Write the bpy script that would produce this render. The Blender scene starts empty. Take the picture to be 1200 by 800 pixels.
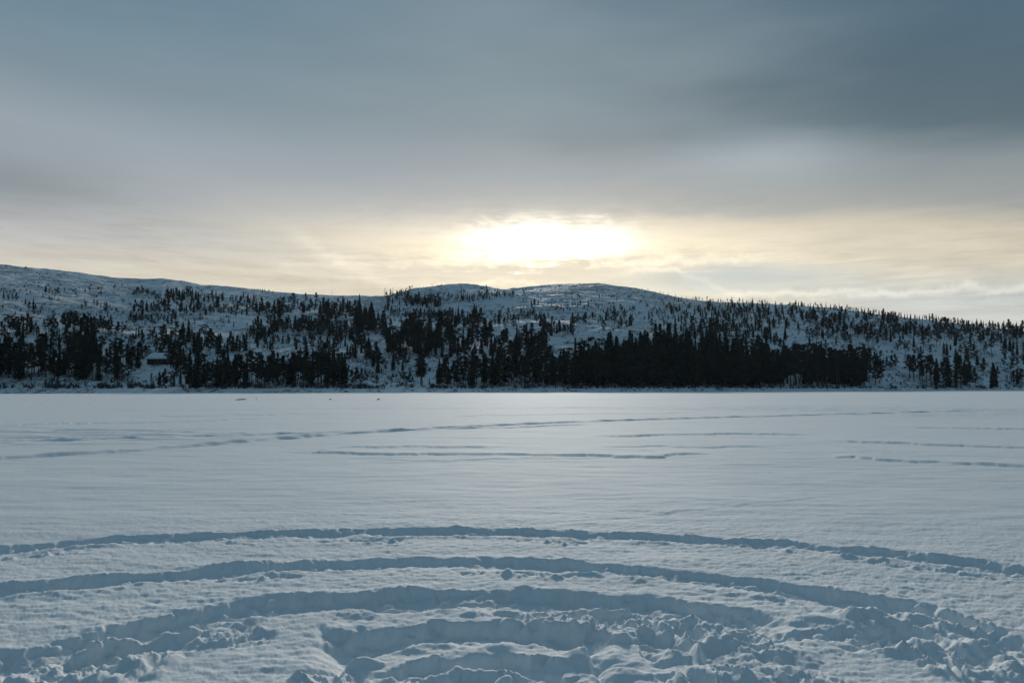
import bpy, math, random
import numpy as np
from mathutils import Vector

random.seed(7)
rng = np.random.default_rng(7)
R = math.radians
scene = bpy.context.scene
col = scene.collection

# ------------------------------------------------------------------ camera
EYE = 1.7
F = 867.0                      # focal length in photo pixels (1200 wide)
PITCH = math.atan(53.0 / F)
cam_d = bpy.data.cameras.new('camera')
cam_d.sensor_width = 36.0
cam_d.lens = 36.0 * F / 1200.0
cam_d.clip_start = 0.05
cam_d.clip_end = 20000
cam = bpy.data.objects.new('camera', cam_d)
cam.location = (0, 0, EYE)
cam.rotation_euler = (R(90) + PITCH, 0, 0)
col.objects.link(cam)
scene.camera = cam

SUN_EL, SUN_AZ = 14.5, 2.5     # degrees, azimuth from +Y towards +X
SUN_STRENGTH = 2.35
SKY_GAIN = 1.0
EXPOSURE = 0.0
HAZE = 0.000035

# ------------------------------------------------------------------ sun
sun_d = bpy.data.lights.new('sun', 'SUN')
sun_d.energy = SUN_STRENGTH
sun_d.angle = R(5.5)
sun_d.color = (1.0, 0.93, 0.83)
sun = bpy.data.objects.new('sun', sun_d)
sv = Vector((math.sin(R(SUN_AZ)) * math.cos(R(SUN_EL)), math.cos(R(SUN_AZ)) * math.cos(R(SUN_EL)), math.sin(R(SUN_EL))))
sun.rotation_euler = (-sv).to_track_quat('-Z', 'Y').to_euler()
sun.location = (0, 0, 200)
col.objects.link(sun)

scene.view_settings.view_transform = 'Standard'
scene.view_settings.look = 'None'
scene.view_settings.gamma = 1.0
scene.view_settings.exposure = EXPOSURE
scene.view_settings.use_curve_mapping = False

def lin(r, g, b):
    f = lambda c: (c / 255 / 12.92) if c / 255 <= 0.04045 else ((c / 255 + 0.055) / 1.055) ** 2.4
    return (f(r), f(g), f(b), 1.0)

# ------------------------------------------------------------------ node helper
class NG:
    def __init__(s, tree):
        s.t = tree; s.n = tree.nodes; s.l = tree.links
    def new(s, t, **kw):
        n = s.n.new(t)
        for k, v in kw.items(): setattr(n, k, v)
        return n
    def put(s, sock, v):
        if hasattr(v, 'is_output') or isinstance(v, bpy.types.NodeSocket): s.l.new(v, sock)
        else:
            if sock.type == 'VECTOR' and not isinstance(v, (int, float)): v = tuple(v)[:3]
            sock.default_value = v
    def m(s, op, a, b=0.0, c=0.0, clamp=False):
        n = s.new('ShaderNodeMath', operation=op); n.use_clamp = clamp
        s.put(n.inputs[0], a); s.put(n.inputs[1], b); s.put(n.inputs[2], c)
        return n.outputs[0]
    def rng(s, v, a, b, c=0.0, d=1.0, smooth=True):
        n = s.new('ShaderNodeMapRange'); n.interpolation_type = 'SMOOTHSTEP' if smooth else 'LINEAR'
        s.put(n.inputs[0], v); s.put(n.inputs[1], a); s.put(n.inputs[2], b); s.put(n.inputs[3], c); s.put(n.inputs[4], d)
        return n.outputs[0]
    def ramp(s, v, stops, interp='LINEAR'):
        n = s.new('ShaderNodeValToRGB'); cr = n.color_ramp; cr.interpolation = interp
        while len(cr.elements) < len(stops): cr.elements.new(0.5)
        for e, (p, c) in zip(cr.elements, stops): e.position = p; e.color = c
        s.put(n.inputs[0], v); return n.outputs[0]
    def mix(s, f, a, b, blend='MIX'):
        n = s.new('ShaderNodeMix'); n.data_type = 'RGBA'; n.blend_type = blend
        s.put(n.inputs[0], f); s.put(n.inputs[6], a); s.put(n.inputs[7], b); return n.outputs[2]
    def noise(s, vec, scale, detail=3.0, rough=0.5, dist=0.0):
        n = s.new('ShaderNodeTexNoise'); s.put(n.inputs['Vector'], vec)
        n.inputs['Scale'].default_value = scale; n.inputs['Detail'].default_value = detail
        n.inputs['Roughness'].default_value = rough; n.inputs['Distortion'].default_value = dist
        return n.outputs[0]
    def mapping(s, vec, scale=(1, 1, 1), loc=(0, 0, 0), rot=(0, 0, 0)):
        n = s.new('ShaderNodeMapping'); s.put(n.inputs[0], vec)
        n.inputs['Scale'].default_value = scale; n.inputs['Location'].default_value = loc; n.inputs['Rotation'].default_value = rot
        return n.outputs[0]
    def gauss(s, v, c, w):      # exp(-((v-c)/w)^2)
        d = s.m('DIVIDE', s.m('SUBTRACT', v, c), w)
        return s.m('EXPONENT', s.m('MULTIPLY', s.m('MULTIPLY', d, d), -1.0))
    def scale(s, colr, f):
        n = s.new('ShaderNodeVectorMath', operation='SCALE'); s.put(n.inputs[0], colr); s.put(n.inputs[3], f); return n.outputs[0]
    def add(s, a, b):
        n = s.new('ShaderNodeVectorMath', operation='ADD'); s.put(n.inputs[0], a); s.put(n.inputs[1], b); return n.outputs[0]

# ------------------------------------------------------------------ sky (world)
world = bpy.data.worlds.new("World")
scene.world = world
world.use_nodes = True
world.node_tree.nodes.clear()
g = NG(world.node_tree)
tc = g.new('ShaderNodeTexCoord').outputs['Generated']
sep = g.new('ShaderNodeSeparateXYZ'); g.put(sep.inputs[0], tc)
dx, dy, dz = sep.outputs
az = g.m('MULTIPLY', g.m('ARCTAN2', dx, dy), 57.29578)
el0 = g.m('MULTIPLY', g.m('ARCSINE', dz), 57.29578)
# slow warps of the cloud layers
wA = g.noise(g.mapping(tc, (1.6, 1.6, 7.0), (3.1, 0.4, 1.0)), 1.6, 3.0, 0.5)
wB = g.noise(g.mapping(tc, (3.0, 3.0, 22.0), (1.7, 5.0, 0.0)), 2.2, 5.0, 0.58, 0.3)
wC = g.noise(g.mapping(tc, (5.0, 5.0, 60.0), (0.7, 2.0, 4.0)), 2.5, 5.0, 0.6, 0.4)
el = g.m('ADD', g.m('ADD', el0, g.m('MULTIPLY', g.m('MAXIMUM', g.m('SUBTRACT', az, 15.0), 0.0), 0.12)), g.m('ADD', g.m('MULTIPLY', g.m('SUBTRACT', wA, 0.5), 3.2), g.m('MULTIPLY', g.m('SUBTRACT', wB, 0.5), 1.6)))
def el_of(py): return math.degrees(math.atan((453.0 - py) / F))
def P(py): return el_of(py) / 60.0
zen = (60 / 60, lin(78, 100, 118))
elN = g.m('DIVIDE', el, 60.0)
L = g.ramp(elN, [(0.0, lin(218, 208, 190)), (P(335), lin(216, 208, 192)), (P(305), lin(188, 188, 187)), (P(255), lin(156, 165, 172)), (P(195), lin(156, 166, 175)),
                 (P(130), lin(126, 145, 157)), (P(60), lin(111, 137, 152)), (P(0), lin(104, 134, 154)), zen])
C = g.ramp(elN, [(0.0, lin(228, 219, 196)), (P(335), lin(226, 217, 196)), (P(290), lin(218, 209, 190)), (P(245), lin(184, 184, 182)), (P(205), lin(160, 168, 174)),
                 (P(150), lin(138, 152, 160)), (P(80), lin(126, 145, 155)), (P(0), lin(122, 142, 154)), zen])
Rr = g.ramp(elN, [(0.0, lin(208, 206, 202)), (P(365), lin(214, 211, 204)), (P(335), lin(206, 209, 205)), (P(300), lin(218, 210, 190)), (P(265), lin(210, 201, 180)), (P(242), lin(158, 161, 160)),
                  (P(190), lin(138, 148, 152)), (P(150), lin(90, 109, 118)), (P(80), lin(82, 104, 117)), (P(0), lin(78, 105, 124)), zen])
azw = g.m('ADD', az, g.m('MULTIPLY', g.m('SUBTRACT', wA, 0.5), 45.0))
c1 = g.mix(g.rng(azw, -36, -2), L, C)
c2 = g.mix(g.rng(azw, -2, 33), c1, Rr)
# darker veil high up on the left horizon side, lighter break at upper right
c3 = g.scale(c2, g.m('SUBTRACT', 1.0, g.m('MULTIPLY', g.m('MULTIPLY', g.gauss(az, -36.0, 7.0), g.gauss(el0, 13.0, 1.8)), 0.22)))
c3 = g.scale(c3, g.m('ADD', 1.0, g.m('MULTIPLY', g.m('MULTIPLY', g.gauss(az, 20.0, 6.0), g.gauss(el0, 16.2, 1.9)), 0.30)))
# broad mottling + thin streaks (strongest low down)
lowband = g.rng(el0, 14.5, 9.0)
mot = g.m('ADD', 1.0, g.m('MULTIPLY', g.m('SUBTRACT', wA, 0.5), 0.22))
mot = g.m('ADD', mot, g.m('MULTIPLY', g.m('SUBTRACT', wB, 0.5), g.m('ADD', 0.10, g.m('MULTIPLY', lowband, 0.38))))
mot = g.m('ADD', mot, g.m('MULTIPLY', g.m('SUBTRACT', wC, 0.5), g.m('MULTIPLY', lowband, 0.30)))
c4 = g.scale(c3, mot)
# sun behind thin cloud : blown core + warm halo, cut above by the grey deck
def ell(a0, e0, wa, we, elv):
    a = g.m('DIVIDE', g.m('SUBTRACT', az, a0), wa); b = g.m('DIVIDE', g.m('SUBTRACT', elv, e0), we)
    return g.m('ADD', g.m('MULTIPLY', a, a), g.m('MULTIPLY', b, b))
elw = g.m('ADD', el0, g.m('ADD', g.m('MULTIPLY', g.m('SUBTRACT', wC, 0.5), 1.5), g.m('MULTIPLY', g.m('SUBTRACT', wB, 0.5), 1.6)))
wD = g.noise(g.mapping(tc, (9.0, 9.0, 26.0), (2.0, 1.0, 7.0)), 3.0, 5.0, 0.62, 0.6)
elw2 = g.m('ADD', elw, g.m('MULTIPLY', g.m('SUBTRACT', wD, 0.5), 2.6))
r2 = ell(2.7, 11.15, 5.3, 1.22, elw2)
core = g.m('EXPONENT', g.m('MULTIPLY', g.m('POWER', r2, 1.25), -1.0))
tex = g.m('ADD', 0.30, g.m('ADD', g.m('MULTIPLY', wD, 0.75), g.m('MULTIPLY', wB, 0.65)))
cap = g.m('EXPONENT', g.m('MULTIPLY', ell(1.8, 12.3, 1.7, 0.9, elw), -1.0))
halo = g.m('EXPONENT', g.m('MULTIPLY', ell(2.2, 11.1, 12.0, 1.75, elw2), -1.0))
wide = g.m('EXPONENT', g.m('MULTIPLY', ell(2.0, 9.8, 25.0, 3.2, elw2), -1.0))
c5 = g.add(c4, g.scale((1.0, 0.84, 0.56), g.m('MULTIPLY', g.m('MULTIPLY', halo, tex), 0.36)))
c5 = g.add(c5, g.scale((1.0, 0.80, 0.46), g.m('MULTIPLY', g.m('MULTIPLY', wide, tex), 0.24)))
c5 = g.add(c5, g.scale((1.0, 0.97, 0.92), g.m('MULTIPLY', core, 1.35)))
c5 = g.add(c5, g.scale((1.0, 0.96, 0.86), g.m('MULTIPLY', cap, 0.35)))
bars = g.noise(g.mapping(tc, (4.0, 4.0, 48.0), (4.0, 2.5, 1.0)), 2.4, 6.0, 0.62, 0.8)
bmask = g.m('MULTIPLY', lowband, g.m('SUBTRACT', 1.0, g.m('MULTIPLY', core, 0.75)))
c5 = g.scale(c5, g.m('SUBTRACT', 1.0, g.m('MULTIPLY', bmask, g.m('MULTIPLY', g.rng(bars, 0.46, 0.66), 0.09))))
upb = g.noise(g.mapping(tc, (2.2, 2.6, 13.0), (8.0, 3.5, 2.0), (0.1, 0.0, 0.3)), 2.2, 6.0, 0.6, 0.5)
c5 = g.scale(c5, g.m('ADD', 0.95, g.m('MULTIPLY', upb, 0.10)))
gb = g.m('MULTIPLY', g.gauss(az, 0.0, 13.0), g.gauss(elw2, 8.9, 0.55))
c5 = g.mix(g.m('MULTIPLY', gb, 0.55, 0, True), c5, lin(214, 207, 194))
# glowing rims of low clouds
def line(ecurve, w, amp, a0, a1, a2, a3, colr=(1.0, 0.92, 0.72)):
    wob = g.m('ADD', ecurve, g.m('MULTIPLY', g.m('SUBTRACT', g.noise(g.mapping(tc, (9, 9, 4)), 2.2, 5.0, 0.65), 0.5), 2.2))
    d = g.m('DIVIDE', g.m('SUBTRACT', el0, wob), w)
    up = g.m('EXPONENT', g.m('MULTIPLY', g.m('MULTIPLY', d, d), -1.0))
    mk = g.m('MULTIPLY', g.rng(az, a0, a1), g.rng(az, a3, a2))
    return g.scale(colr, g.m('MULTIPLY', g.m('MULTIPLY', up, mk), amp))
sq = lambda c: g.m('MULTIPLY', g.m('SUBTRACT', az, c), g.m('SUBTRACT', az, c))
e1 = g.m('SUBTRACT', 8.75, g.m('MULTIPLY', sq(10.0), 0.040))
c5 = g.add(c5, line(e1, 0.22, 0.20, 7.0, 10.0, 15.5, 18.0))
e2 = g.m('SUBTRACT', 6.95, g.m('MULTIPLY', g.m('SUBTRACT', az, 15.0), 0.03))
c5 = g.add(c5, line(e2, 0.28, 0.20, 13.0, 18.0, 60.0, 70.0))
e3 = g.m('SUBTRACT', 8.3, g.m('MULTIPLY', g.m('ADD', az, 10.5), 0.45))
c5 = g.add(c5, line(e3, 0.62, 0.10, -19.0, -15.0, -11.0, -8.0))
e4 = g.m('ADD', 9.4, g.m('MULTIPLY', az, 0.0))
c5 = g.add(c5, line(e4, 0.30, 0.16, 6.0, 10.0, 17.0, 24.0))
e5 = g.m('ADD', 7.9, g.m('MULTIPLY', az, 0.02))
c5 = g.add(c5, line(e5, 0.20, 0.16, -8.0, -5.0, 2.0, 5.0))
# pale blue-grey opening at the right
op = g.m('MULTIPLY', g.gauss(az, 17.0, 7.5), g.gauss(elw, 8.1, 0.75))
c5 = g.mix(g.m('MULTIPLY', op, 0.75, 0.0, True), c5, lin(200, 209, 208))
# the rest of the sky, overhead and behind the camera: even grey-blue deck
front = g.rng(dy, -0.15, 0.55)
c6 = g.mix(front, g.scale(lin(82, 112, 131), g.m('ADD', 0.8, g.m('MULTIPLY', wA, 0.4))), c5)
c6 = g.mix(g.rng(el0, 0.0, -4.0), c6, lin(120, 135, 145))
# clear-sky light behind the cloud deck
sky = g.new('ShaderNodeTexSky'); sky.sky_type = 'NISHITA'; sky.sun_disc = False
sky.sun_elevation = R(SUN_EL); sky.sun_rotation = R(SUN_AZ)
bgS = g.new('ShaderNodeBackground'); g.put(bgS.inputs[0], sky.outputs[0]); bgS.inputs[1].default_value = 0.05
bgC = g.new('ShaderNodeBackground'); g.put(bgC.inputs[0], c6); bgC.inputs[1].default_value = SKY_GAIN
mx = g.new('ShaderNodeMixShader'); mx.inputs[0].default_value = 0.96
g.l.new(bgS.outputs[0], mx.inputs[1]); g.l.new(bgC.outputs[0], mx.inputs[2])
wo = g.new('ShaderNodeOutputWorld'); g.l.new(mx.outputs[0], wo.inputs[0])

# ------------------------------------------------------------------ photo pixel -> direction / ground
cp, sp = math.cos(PITCH), math.sin(PITCH)
def ray(px, py):
    a = (np.asarray(px, float) - 600.0) / F; b = (400.0 - np.asarray(py, float)) / F
    return a, cp - b * sp, sp + b * cp
def ice_pt(px, py):
    x, y, z = ray(px, py); k = EYE / -z
    return x * k, y * k

# ------------------------------------------------------------------ numpy noise
_p = rng.permutation(256); _p = np.concatenate([_p, _p, _p])
_ga = rng.uniform(0, 2 * np.pi, 256); _gx, _gy = np.cos(_ga), np.sin(_ga)
def pn(x, y, seed=0):
    x = x + seed * 17.31; y = y + seed * 9.73
    xi = np.floor(x).astype(np.int64); yi = np.floor(y).astype(np.int64)
    fx = x - xi; fy = y - yi
    u = fx * fx * fx * (fx * (fx * 6 - 15) + 10); v = fy * fy * fy * (fy * (fy * 6 - 15) + 10)
    xi &= 255; yi &= 255; x1 = (xi + 1) & 255; y1 = (yi + 1) & 255
    h = lambda a, b: _p[_p[a] + b]
    def dt(hh, ax, ay): return _gx[hh] * ax + _gy[hh] * ay
    n00 = dt(h(xi, yi), fx, fy); n10 = dt(h(x1, yi), fx - 1, fy)
    n01 = dt(h(xi, y1), fx, fy - 1); n11 = dt(h(x1, y1), fx - 1, fy - 1)
    return ((n00 * (1 - u) + n10 * u) * (1 - v) + (n01 * (1 - u) + n11 * u) * v) * 1.4
def fbm(x, y, octv=4, seed=0, gain=0.5):
    s = 0; a = 1; f = 1
    for i in range(octv):
        s = s + a * pn(x * f, y * f, seed + i * 3); a *= gain; f *= 2.03
    return s
def worley(x, y, seed=0):
    xi = np.floor(x).astype(np.int64); yi = np.floor(y).astype(np.int64)
    best = np.full(x.shape, 9.0); rid = np.zeros(x.shape)
    for ox in (-1, 0, 1):
        for oy in (-1, 0, 1):
            cx = xi + ox; cy = yi + oy
            h1 = _p[_p[(cx + seed) & 255] + (cy & 255)]; h2 = _p[_p[(cy + seed + 7) & 255] + (cx & 255)]
            d = np.hypot(cx + 0.15 + h1 / 364.0 - x, cy + 0.15 + h2 / 364.0 - y)
            m = d < best; best = np.where(m, d, best); rid = np.where(m, h1 / 255.0, rid)
    return best, rid
def sst(x, a, b):
    t = np.clip((x - a) / (b - a), 0, 1); return t * t * (3 - 2 * t)

# ------------------------------------------------------------------ mesh helpers
def grid_mesh(name, X, Y, Z, mat, close=False):
    r, c = X.shape
    co = np.stack([X, Y, Z], -1).reshape(-1, 3).astype(np.float32)
    me = bpy.data.meshes.new(name)
    cols = c if close else c - 1
    i = np.arange(r - 1)[:, None] * c; j = np.arange(cols)[None, :]; j1 = (j + 1) % c
    q = np.stack([i + j, i + j1, i + c + j1, i + c + j], -1).reshape(-1, 4)
    me.vertices.add(len(co)); me.vertices.foreach_set('co', co.ravel())
    me.loops.add(q.size); me.loops.foreach_set('vertex_index', q.ravel().astype(np.int32))
    me.polygons.add(len(q)); me.polygons.foreach_set('loop_start', (np.arange(len(q)) * 4).astype(np.int32))
    me.polygons.foreach_set('use_smooth', np.ones(len(q), bool))
    me.update(calc_edges=True)
    me.materials.append(mat)
    o = bpy.data.objects.new(name, me); col.objects.link(o)
    return o
def quads_mesh(name, V, Q, mat):
    V = np.asarray(V, np.float32).reshape(-1, 3); Q = np.asarray(Q, np.int32)
    n = Q.shape[1]
    me = bpy.data.meshes.new(name)
    me.vertices.add(len(V)); me.vertices.foreach_set('co', V.ravel())
    me.loops.add(Q.size); me.loops.foreach_set('vertex_index', Q.ravel())
    me.polygons.add(len(Q)); me.polygons.foreach_set('loop_start', (np.arange(len(Q)) * n).astype(np.int32))
    me.update(calc_edges=True)
    me.materials.append(mat)
    return me
def tag(o, label=None, cat=None, group=None, kind=None):
    if label: o['label'] = label
    if cat: o['category'] = cat
    if group: o['group'] = group
    if kind: o['kind'] = kind
    return o
def empty(name, loc, rz=0.0, s=1.0):
    o = bpy.data.objects.new(name, None); o.location = loc; o.rotation_euler = (0, 0, rz); o.scale = (s, s, s)
    o.empty_display_size = 0.5
    col.objects.link(o); return o

# ------------------------------------------------------------------ materials
def principled(name, base, rough=0.8, spec=0.3):
    m = bpy.data.materials.new(name); m.use_nodes = True
    b = m.node_tree.nodes['Principled BSDF']
    b.inputs['Base Color'].default_value = (*base[:3], 1); b.inputs['Roughness'].default_value = rough
    b.inputs['Specular IOR Level'].default_value = spec
    return m, NG(m.node_tree), b
def mottled(name, a, bcol, scale, rough=0.85, spec=0.2, coord='Object'):
    m, n, b = principled(name, a, rough, spec)
    t = n.new('ShaderNodeTexCoord').outputs[coord]
    f = n.noise(t, scale, 4.0, 0.6)
    n.put(b.inputs['Base Color'], n.mix(n.rng(f, 0.35, 0.65), (*a, 1), (*bcol, 1)))
    return m
# lake snow
M_lake, n, b = principled('lake_snow', (0.80, 0.83, 0.87), 0.85, 0.18)
t = n.new('ShaderNodeTexCoord').outputs['Object']
big = n.noise(n.mapping(t, (0.05, 0.25, 1)), 1.0, 4.0, 0.55)
n.put(b.inputs['Base Color'], n.mix(n.rng(big, 0.3, 0.7), (0.80, 0.845, 0.865, 1), (0.84, 0.875, 0.89, 1)))
f1 = n.noise(n.mapping(t, (34, 62, 40)), 1.0, 4.0, 0.7)
f2 = n.noise(n.mapping(t, (110, 160, 110)), 1.0, 3.0, 0.7)
hh = n.m('ADD', n.m('MULTIPLY', f1, 0.6), n.m('MULTIPLY', f2, 0.4))
bm_ = n.new('ShaderNodeBump'); n.put(bm_.inputs['Strength'], n.rng(n.noise(n.mapping(t, (0.5, 1.2, 1)), 1.0, 3.0, 0.6), 0.35, 0.7, 0.15, 0.65)); bm_.inputs['Distance'].default_value = 0.013
n.put(bm_.inputs['Height'], hh); n.put(b.inputs['Normal'], bm_.outputs[0])
# hill snow with heather, scree and twigs showing through
M_hill, n, b = principled('hill_snow', (0.72, 0.76, 0.81), 0.75, 0.2)
t = n.new('ShaderNodeTexCoord').outputs['Object']
s1 = n.noise(n.mapping(t, (0.16, 0.05, 0.4)), 1.0, 5.0, 0.65, 0.4)
s2 = n.noise(n.mapping(t, (0.9, 0.35, 1.2)), 1.0, 4.0, 0.7)
s3 = n.noise(n.mapping(t, (0.018, 0.010, 0.02)), 1.0, 3.0, 0.5)
scrub = n.m('MULTIPLY', n.rng(n.m('ADD', s1, n.m('MULTIPLY', s3, 0.45)), 0.68, 0.80), n.rng(s2, 0.42, 0.58))
scrub = n.m('MAXIMUM', scrub, n.m('MULTIPLY', n.rng(s2, 0.64, 0.74), 0.6))
base = n.mix(n.rng(s1, 0.3, 0.7), (0.70, 0.75, 0.785, 1), (0.83, 0.86, 0.875, 1))
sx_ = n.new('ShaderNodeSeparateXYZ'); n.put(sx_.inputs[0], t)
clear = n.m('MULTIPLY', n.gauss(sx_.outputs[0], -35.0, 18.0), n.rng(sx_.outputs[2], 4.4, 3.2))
base = n.mix(n.m('MULTIPLY', clear, 0.9, 0, True), base, (0.90, 0.92, 0.93, 1))  # shore clearing painted paler, sunlight on its snow put into the colour
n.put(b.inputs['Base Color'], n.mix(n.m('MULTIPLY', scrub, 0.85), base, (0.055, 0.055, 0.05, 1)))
bm_ = n.new('ShaderNodeBump'); bm_.inputs['Strength'].default_value = 0.6; bm_.inputs['Distance'].default_value = 0.6
n.put(bm_.inputs['Height'], s2); n.put(b.inputs['Normal'], bm_.outputs[0])

M_spruce = mottled('spruce_needles', (0.016, 0.028, 0.026), (0.034, 0.050, 0.042), 9.0, 1.0, 0.0)
M_pine = mottled('pine_needles', (0.018, 0.030, 0.026), (0.040, 0.054, 0.042), 9.0, 1.0, 0.0)
M_bark = mottled('bark', (0.050, 0.038, 0.030), (0.10, 0.075, 0.055), 14.0)
M_dead = mottled('grey_dead_wood', (0.10, 0.09, 0.08), (0.17, 0.16, 0.15), 10.0)
M_brush = mottled('birch_brush', (0.035, 0.036, 0.040), (0.085, 0.085, 0.09), 0.4)
M_log = mottled('dark_log_wall', (0.030, 0.022, 0.017), (0.055, 0.040, 0.030), 3.0)
M_trim = mottled('painted_trim', (0.07, 0.06, 0.05), (0.10, 0.09, 0.08), 3.0)
M_stone = mottled('grey_stone', (0.10, 0.10, 0.10), (0.22, 0.21, 0.20), 2.0)
M_roofsnow = mottled('roof_snow', (0.72, 0.76, 0.80), (0.80, 0.83, 0.86), 1.0)
M_dark = mottled('wet_dark_wood', (0.02, 0.02, 0.02), (0.04, 0.038, 0.035), 3.0)
M_pane, _, b = principled('window_glass', (0.02, 0.025, 0.03), 0.08, 0.5)

# ------------------------------------------------------------------ frozen lake (one sheet to the horizon)
deg = np.radians
az_f = np.linspace(deg(-39), deg(39), 1180)
az_c = np.linspace(deg(39), deg(321), 60)[1:-1]
AZ = np.concatenate([az_f, az_c])
def geo(a, b, k): return a * (1 + k) ** np.arange(int(math.log(b / a) / math.log(1 + k)))
rad = np.concatenate([geo(0.4, 3.0, 0.03), geo(3.0, 12.0, 0.0040), geo(12.0, 70.0, 0.0065), geo(70.0, 300.0, 0.02), geo(300.0, 9000.0, 0.25), [9000.0]])
RR, AA = np.meshgrid(rad, AZ, indexing='ij')
LX = RR * np.sin(AA); LY = RR * np.cos(AA)

def curve(pts):                # photo pixels of a track -> radius as a function of azimuth
    p = np.array(pts, float); x, y = ice_pt(p[:, 0], p[:, 1])
    a = np.arctan2(x, y); r = np.hypot(x, y)
    return a, r
def track_d(pts, a, r, wob=0.0, seed=0, fq=1.0):
    ca, cr = curve(pts)
    # smooth resample
    ss = np.linspace(ca[0], ca[-1], 400); rs = np.interp(ss, ca, cr)
    k = np.hanning(25); k /= k.sum(); rp = np.pad(rs, 12, mode='reflect', reflect_type='odd'); rs = np.convolve(rp, k, 'valid')
    gr = np.gradient(rs, ss)
    Rn = np.interp(a, ss, rs); Gn = np.interp(a, ss, gr)
    cosa = 1 / np.sqrt(1 + (Gn / Rn) ** 2)
    d = (r - Rn) * cosa
    lo = 1.0 if ca[0] < -0.58 else sst(a, ca[0] - 0.01, ca[0] + 0.05)
    hi = 1.0 if ca[-1] > 0.58 else 1 - sst(a, ca[-1] - 0.05, ca[-1] + 0.01)
    inside = lo * hi * (np.abs(a) < 1.3)
    return d, inside

def lake_height(a, r):
    x = r * np.sin(a); y = r * np.cos(a)
    near = 1 - sst(r, 9, 30)
    Z = 0.012 * fbm(x * 0.25, y * 0.5, 3, 1)
    Z += 0.009 * fbm(x * 1.1, y * 3.0, 4, 2) * (0.55 + 0.45 * near)
    Z += 0.013 * np.clip(fbm(x * 0.35, y * 1.3, 4, 7), 0, 1) * sst(r, 9, 16) * (1 - sst(r, 60, 120))
    fine = 0.0070 * fbm(x * 8, y * 15, 4, 5, 0.65) * (1 - sst(r, 7.5, 14))
    Z += fine
    # wind drift ripples farther out: short low steps facing the shore behind us
    dr = 1 - np.abs(fbm(x * 0.10, y * 0.42, 3, 11)); dr = np.clip(dr - 0.72, 0, 1) * 3.5
    patch = sst(fbm(x * 0.03, y * 0.06, 2, 15), -0.05, 0.45)
    Z += 0.06 * dr * patch * sst(r, 11, 20) * (1 - sst(r, 120, 200))
    # ---- rings of trodden track
    w1 = 0.05 * fbm(x * 2.3, y * 2.3, 3, 21) + 0.022 * np.abs(fbm(x * 5.5, y * 5.5, 2, 23)); w2 = 0.035 * fbm(x * 7, y * 7, 3, 25)
    cl, rid = worley(x * 6.5 + 0.4 * w1, y * 6.5, 3); clod = np.clip(0.55 - cl, 0, 1) * (rid > 0.45)
    cl2, rid2 = worley(x * 15, y * 15, 9); clod2 = np.clip(0.5 - cl2, 0, 1) * (rid2 > 0.5)
    cl3, rid3 = worley(x * 32, y * 32, 19); clod3 = np.clip(0.5 - cl3, 0, 1) * (rid3 > 0.4)
    def trench(pts, w, D, seed, rim=0.5, rubble=1.0, broken=0):
        nonlocal Z
        d, m = track_d(pts, a, r)
        if broken: m = m * sst(fbm(x * 0.9, y * 0.9, 3, seed + 12), -0.1, 0.3)
        m = m * (0.94 + 0.22 * np.clip(fbm(x * 0.8, y * 0.8, 2, seed + 14), -1, 1))
        along = fbm(x * 1.1, y * 1.1, 3, seed)
        d = d + w1 * (0.7 + w) + w2 * 1.2 + 0.05 * clod + 0.03 * clod2
        ww = w * (1 + 0.35 * along)
        prof_far = 1 - sst(d, ww * 0.45, ww * 1.05)           # steep far wall
        prof_near = sst(d, -ww * 1.35, -ww * 0.55)            # softer near wall
        pr = np.minimum(prof_far, prof_near)
        dd = D * (1 + 0.3 * along)
        rimf = np.exp(-((d - ww * 1.12) / (0.20 * w + 0.02)) ** 2) * sst(pn(x * 2.2, y * 2.2, seed + 5), -0.35, 0.5)
        rimn = np.exp(-((d + ww * 1.45) / (0.25 * w + 0.03)) ** 2) * sst(pn(x * 2.7, y * 2.7, seed + 8), -0.3, 0.6)
        floor = pr * (0.08 * clod + 0.035 * clod2 + 0.015 * clod3 + 0.022 * fbm(x * 5, y * 7, 4, seed + 2, 0.6)) * rubble + m * 0
        edge = (rimf + rimn) * (0.05 * clod + 0.03 * clod2 + 0.018 * fbm(x * 4.5, y * 4.5, 4, seed + 4, 0.6)) * rubble
        Z += m * (-dd * pr + D * rim * 0.45 * rimf + D * rim * 0.5 * rimn + floor + edge)
        return m * np.exp(-(d / (2.2 * w)) ** 2)
    trench([(-60, 652), (0, 644), (100, 635), (200, 630), (300, 627), (400, 624), (500, 622), (600, 624), (700, 627), (800, 632), (900, 637), (1000, 645), (1100, 655), (1200, 669), (1290, 684)], 0.20, 0.060, 31, 0.5, 0.7)
    trench([(-60, 699), (0, 691), (100, 681), (200, 673), (300, 665), (400, 661), (500, 659), (600, 660), (700, 665), (800, 674), (900, 686), (1000, 702), (1080, 716), (1150, 738), (1210, 765), (1280, 800)], 0.20, 0.068, 41, 0.5, 0.6)
    trench([(-60, 812), (0, 782), (60, 763), (130, 744), (200, 729), (270, 715), (350, 706), (450, 701), (550, 700), (650, 702), (750, 707), (820, 716), (880, 727), (920, 737)], 0.25, 0.092, 51, 0.5, 0.6)
    trench([(368, 812), (380, 785), (400, 765), (430, 751), (480, 742), (540, 738), (600, 738), (650, 742), (690, 752), (712, 772), (718, 800)], 0.19, 0.105, 61, 0.6, 0.45)
    trench([(440, 800), (480, 784), (530, 775), (590, 773), (640, 780), (670, 796)], 0.12, 0.08, 63, 0.8, 0.4)
    trench([(560, 716), (620, 717), (680, 722), (740, 733), (790, 748), (815, 765)], 0.12, 0.05, 65, 0.8)
    trench([(640, 713), (700, 718), (760, 728), (810, 743), (842, 762), (850, 790)], 0.13, 0.06, 66, 0.8)
    trench([(715, 734), (750, 745), (778, 765), (790, 800)], 0.11, 0.055, 68, 0.8)
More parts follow.
